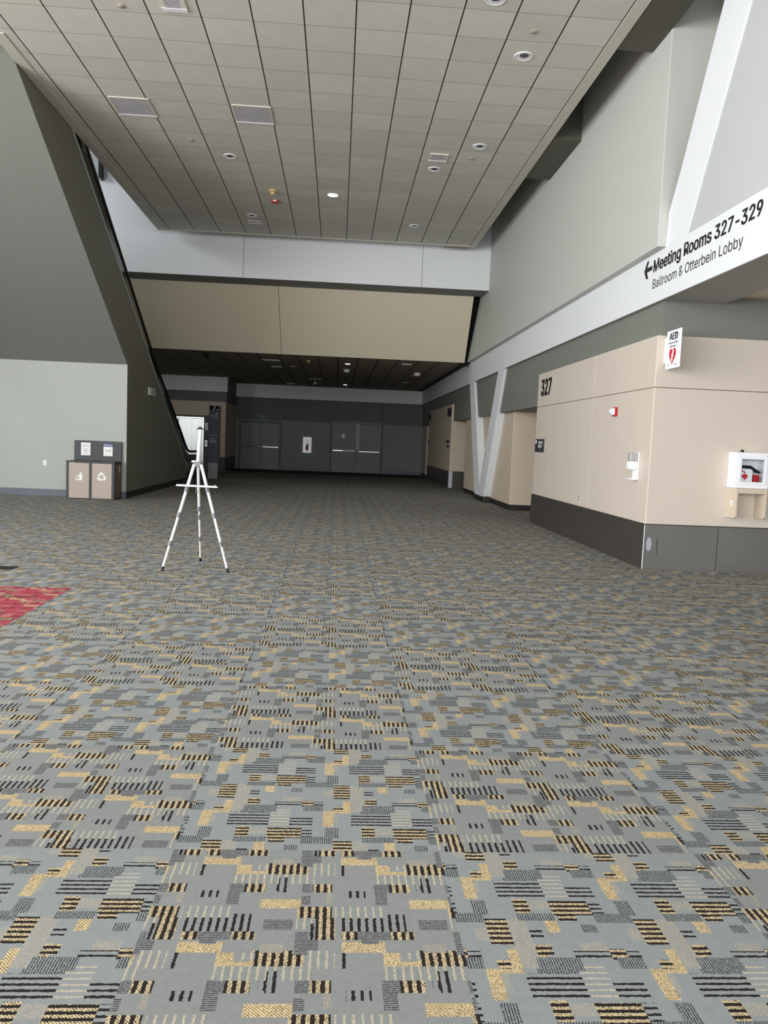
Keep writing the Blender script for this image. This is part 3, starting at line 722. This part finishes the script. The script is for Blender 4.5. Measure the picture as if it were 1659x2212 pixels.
# ------------------------------------------------------------------ directory pylon
kx0, kx1, ky = -4.56, -4.22, 28.5
t = thing('directory_pylon', (-4.39, 28.57, 0), 'tall navy directory pylon on a grey plinth near the elevator', 'sign')
B(kx0, kx1, ky, ky + .14, 0, .57).build('plinth', conc, t, bevel=.015)
B(kx0 + .005, kx1 + .0, ky + .01, ky + .13, .57, 2.43).build('panel', navy, t, bevel=.006)
B(kx1, kx1 + .055, ky + .02, ky + .12, .57, 2.58).build('side_fin', blackpl, t)
B(kx0 + .01, kx1, ky + .01, ky + .13, 2.43, 2.585).build('header', voidm, t, bevel=.006)
f = FY(kx0 + .005, ky + .01, 0)
mb = MB(); f.poly(mb, [(.13,2.42),(.165,2.42),(.195,2.50),(.205,2.585),(.185,2.585),(.172,2.51)], .001, .003); mb.build('swoosh_emblem', white_v, t)
for q in ((.29, 2.45), (.27, 2.32)):
    mb = MB(); f.disc(mb, q[0], q[1], .028); mb.build('disc_emblem', grey_v, t)
lettering(f, 'Meeting', .055, 2.225, .25, .055, grey_v, t, bold=.01)
lettering(f, 'Rooms', .085, 2.155, .22, .05, grey_v, t, bold=.01)
mb = MB(); f.rect(mb, .02, 1.53, .32, 1.545); mb.build('rule', grey_v, t)
lettering(f, 'Level', .06, 1.40, .16, .045, grey_v, t, bold=.01)
lettering(f, '300', .035, 1.275, .23, .10, grey_v, t, 'numerals', bold=.012)

# ------------------------------------------------------------------ elevator
t = thing('elevator', (-6.49, YE, 0), 'steel elevator entrance with closed double doors behind the easel', 'elevator')
MB().box(-7.09, -7.03, YE - .01, YE + .3, 0, 2.325).box(-5.945, -5.89, YE - .01, YE + .3, 0, 2.325).box(-7.03, -5.945, YE - .01, YE + .3, 2.265, 2.325).build('door_frame', mat('polished_steel', (225,225,225), .3, metal=.9), t, bevel=.006)
B(-7.03, -6.442, YE + .14, YE + .19, .02, 2.265).build('door', steel, t)
B(-6.436, -5.945, YE + .14, YE + .19, .02, 2.265).build('door', steel, t)
B(-7.09, -5.89, YE + .19, YE + .35, 0, 2.33).build('shaft_back', voidm, t)
t = thing('elevator_indicator', (-5.786, YE, 1.92), 'bright hall lantern plate right of the elevator, above the call panel', 'sign')
B(-5.858, -5.714, YE + .01, YE + .03, 1.76, 2.09).build('plate', whitem, t, bevel=.006)
mb = MB(); f = FY(-5.858, YE + .01, 1.76); f.poly(mb, [(.05,.19),(.094,.19),(.072,.25)]); mb.build('up_arrow', grey_v, t)
mb = MB(); f.poly(mb, [(.05,.14),(.072,.08),(.094,.14)]); mb.build('down_arrow', grey_v, t)
t = thing('elevator_call_panel', (-5.788, YE, 1.18), 'grey call button plate right of the elevator, below the lantern', 'control panel')
B(-5.84, -5.735, YE + .01, YE + .03, 1.04, 1.32).build('plate', steel, t, bevel=.004)
mb = MB(); f = FY(-5.84, YE + .01, 1.04); f.rect(mb, .035, .06, .07, .22); mb.build('button_strip', charc, t)

# ------------------------------------------------------------------ far double doors
doorm = mat('grey_painted_door', (128,133,132), .5, var=.1, scale=2.5)
framem = mat('dark_grey_door_frame', (84,88,90), .5)
def double_door(name, x0, x1, xm, h, bars, closers, pulls):
    o = MB().box(x0 - .10, x0, YF - .05, YF + .1, 0, h + .1).box(x1, x1 + .10, YF - .05, YF + .1, 0, h + .1).box(x0, x1, YF - .05, YF + .1, h, h + .1).build(name, framem)
    o['kind'] = 'structure'
    for a, b_ in ((x0, xm - .008), (xm + .008, x1)):
        B(a, b_, YF - .03, YF + .02, .02, h).build('door_leaf', doorm, o)
    MB().box(x0, x1, YF - .012, YF + .02, 0, h).build('door_gap', voidm, o)
    for a, b_, z, m, th in bars:
        bo = B(a, b_, YF - .11, YF - .07, z - .025 * th, z + .025 * th).build('push_bar', m, o, bevel=.008)
        MB().box(a, a + .05, YF - .07, YF - .03, z - .035, z + .035).box(b_ - .05, b_, YF - .07, YF - .03, z - .035, z + .035).build('bracket', grey_pl, bo)
    for a, b_ in closers: B(a, b_, YF - .06, YF - .03, h - .09, h - .05).build('door_closer', blackpl, o)
    for x in pulls: MB().box(x, x + .03, YF - .06, YF - .03, 1.12, h - .05).build('astragal', mat('grey_metal_strip', (140,144,148), .4, metal=.4), o)
    return o
double_door('door_1', -4.68, -2.83, -3.73, 2.24, [(-3.62,-2.85,1.10,steel,1.2),(-4.62,-3.80,1.10,framem,1.)], [], [])
double_door('door_2', -.27, 2.10, .895, 2.46, [(-.23,.86,1.068,steel,1.2),(1.04,2.07,1.055,steel,1.)], [(-.22,.80),(1.02,2.03)], [.905,1.0])
def knob(x, z, label):
    o = MB().lathe((x, YF - .03, z), (0,-1,0), [(.05,0),(.05,.012),(.02,.02),(.02,.05),(.04,.06),(.04,.085),(.002,.095)], 16).build('door_knob', steel, smooth=True)
    d = bpy.data.objects['door_1']; o.parent = d
knob(-3.81, 1.095, ''); knob(-3.66, 1.095, '')
MB().box(.27,.84,YF-.125,YF-.105,1.04,1.096).build('push_pad', whitem, bpy.data.objects['door_2'])
fd = FY(0, YF - .03, 0)
for x, z, lb, m in ((.276,1.794,'white round sticker with dark spot on the left leaf of the far double door',whitem),(1.54,1.80,'dull grey round sticker on the right leaf of the far double door',mat('dull_sticker', (150,148,140), .6))):
    t = thing('round_sign', (x, YF - .03, z), lb, 'sign', 'round stickers on the far double door')
    mb = MB(); fd.disc(mb, x, z, .085); mb.build('disc', m, t)
    if m is whitem:
        mb = MB(); fd.disc(mb, x + .03, z, .03, .004); mb.build('dark_spot', charc, t)
    else:
        mb = MB(); fd.ring(mb, x, z, .04, .055, .004); mb.build('ring_mark', grey_pl, t)
t = thing('door_sensor', (.894, YF, 2.64), 'small black sensor above the far right double door', 'sensor')
B(.84, .95, YF - .07, YF - .01, 2.60, 2.68).build('housing', blackpl, t, bevel=.015)
t = thing('exit_sign', (-3.71, YF, 2.54), 'dim green EXIT sign above the far left double door', 'exit sign')
B(-3.88, -3.545, YF - .06, YF - .01, 2.443, 2.643).build('housing', mat('pale_green_frame', (150,168,152), .5), t, bevel=.008)
B(-3.86, -3.565, YF - .064, YF - .06, 2.46, 2.625).build('face', mat('dark_green_face', (58,84,66), .5), t)
f = FY(-3.86, YF - .064, 2.46)
lettering(f, 'EXIT', .09, .035, .19, .095, mat('green_letters', (150,186,156), .5), t, bold=.012, z=.002)
mb = MB(); f.poly(mb, [(.02,.08),(.065,.04),(.065,.12)]); mb.build('arrow', MATS['green_letters'], t)
t = thing('extinguisher_cabinet', (-1.475, YF, 1.27), 'white framed fire extinguisher cabinet on the dark far wall', 'cabinet')
MB().box(-1.684,-1.60,YF-.06,YF,.889,1.657).box(-1.35,-1.266,YF-.06,YF,.889,1.657).box(-1.60,-1.35,YF-.06,YF,1.56,1.657).box(-1.60,-1.35,YF-.06,YF,.889,.985).build('frame', mat('glowing_white_enamel', (250,250,250), .4, emit=.22), t, bevel=.03)  # added glow brightens the cabinet frame, which is no lamp
B(-1.60, -1.35, YF - .012, YF - .004, .985, 1.56).build('door', mat('glowing_white_door', (235,234,232), .4, emit=.16), t)  # door panel carries a weaker added glow
mb = MB(); f = FY(-1.60, YF - .012, .985)
f.rect(mb, .06, .03, .19, .24); f.poly(mb, [(.07,.24),(.18,.24),(.18,.38),(.13,.34)]); mb.build('window', blackpl, t)
t = thing('fire_extinguisher', (-1.475, YF - .043, 1.0), 'small red and white extinguisher glimpsed inside the white cabinet slot', 'fire extinguisher')
MB().lathe((-1.475, YF - .043, 1.0), (0,0,1), [(.022,0),(.026,.01),(.026,.10),(.012,.13)], 14).build('cylinder', redpl, t, smooth=True)
MB().lathe((-1.475, YF - .043, 1.13), (0,0,1), [(.010,0),(.014,.03),(.004,.04)], 10).build('valve', grey_v, t)
# signs on the far right block and flank fitting
def dark_sign(y0, y1, z0, z1, label, txt=None):
    t = thing('room_sign', (XR, (y0+y1)/2, (z0+z1)/2), label, 'sign')
    B(XR - .03, XR, y0, y1, z0, z1).build('plaque', blackpl, t)
    if txt: lettering(FX(XR - .03, y1, 0), txt, .12, z0 + .07, (y1-y0) - .24, (z1-z0) - .13, mat('dim_print', (70,70,70), .6), t, 'numerals', bold=.01)
dark_sign(28.46, 29.35, 2.575, 2.88, 'black number panel at the near top corner of the far beige block', '326')
dark_sign(34.65, 35.35, 2.575, 2.88, 'black number panel at the far top corner of the far beige block', '325')
dark_sign(28.7, 29.3, 1.62, 1.72, 'small dark plaque at eye height, upper of two on the far block')
dark_sign(28.7, 29.2, 1.45, 1.53, 'small dark plaque at eye height, lower of two on the far block')
dark_sign(34.8, 35.2, 1.55, 1.72, 'small dark plaque at the far end of the far block')
t = thing('wall_strobe', (XE, 20.8, 2.57), 'small white strobe box on the dark escalator flank wall', 'fire alarm')
B(XE, XE + .045, 20.47, 21.10, 2.475, 2.665).build('housing', offw, t, bevel=.01)
B(XE + .045, XE + .055, 20.65, 20.98, 2.51, 2.63).build('lens', grey_v, t)

# ------------------------------------------------------------------ light
def area(name, loc, target, sx, sy, power, col=(1,1,1)):
    l = bpy.data.lights.new(name, 'AREA'); l.shape = 'RECTANGLE'; l.size = sx; l.size_y = sy; l.energy = power; l.color = col
    o = bpy.data.objects.new(name, l); COL.objects.link(o); o.location = loc
    d = (Vector(target) - Vector(loc)).normalized()
    o.rotation_euler = d.to_track_quat('-Z', 'Y').to_euler()
    return o
area('window_light_left', (-12.5, -2.5, 3.4), (10, -2.5, 3.4), 22, 6.2, 4500, (.98,.99,1.0))
area('window_light_behind', (-2, -13.5, 3.4), (-2, 10, 3.4), 18, 6.2, 2300, (.98,.99,1.0))
area('upper_window_light', (-11.5, 17, 8.9), (-4.6, 20.5, 8.3), 4, 1.6, 260, (.95,.98,1.0))
w = bpy.data.worlds.new('world'); SC.world = w; w.use_nodes = True
bg = w.node_tree.nodes['Background']; bg.inputs[0].default_value = (.92,.96,1.0,1); bg.inputs[1].default_value = .35

# ------------------------------------------------------------------ camera
cam = bpy.data.cameras.new('camera'); co = bpy.data.objects.new('camera', cam); COL.objects.link(co)
yaw, pitch, roll, F = 0.06187761, -0.0861461, 0.04112343, 1712.73
f_ = Vector((math.sin(yaw)*math.cos(pitch), math.cos(yaw)*math.cos(pitch), math.sin(pitch)))
r_ = Vector((math.cos(yaw), -math.sin(yaw), 0)); u_ = r_.cross(f_)
r2 = r_*math.cos(roll) + u_*math.sin(roll); u2 = u_*math.cos(roll) - r_*math.sin(roll)
co.matrix_world = Matrix(((r2.x,u2.x,-f_.x,0),(r2.y,u2.y,-f_.y,0),(r2.z,u2.z,-f_.z,1.5),(0,0,0,1)))
cam.sensor_fit = 'VERTICAL'; cam.sensor_height = 36; cam.lens = F / 2212 * 36; cam.clip_end = 200; cam.clip_start = .05
SC.camera = co
SC.view_settings.view_transform = 'Standard'
SC.view_settings.look = 'None'
SC.view_settings.exposure = 0.0
SC.cycles.use_denoising = True
SC.cycles.max_bounces = 7; SC.cycles.diffuse_bounces = 4
SC.cycles.use_adaptive_sampling = True; SC.cycles.adaptive_threshold = .02
SC.cycles.sample_clamp_indirect = 6
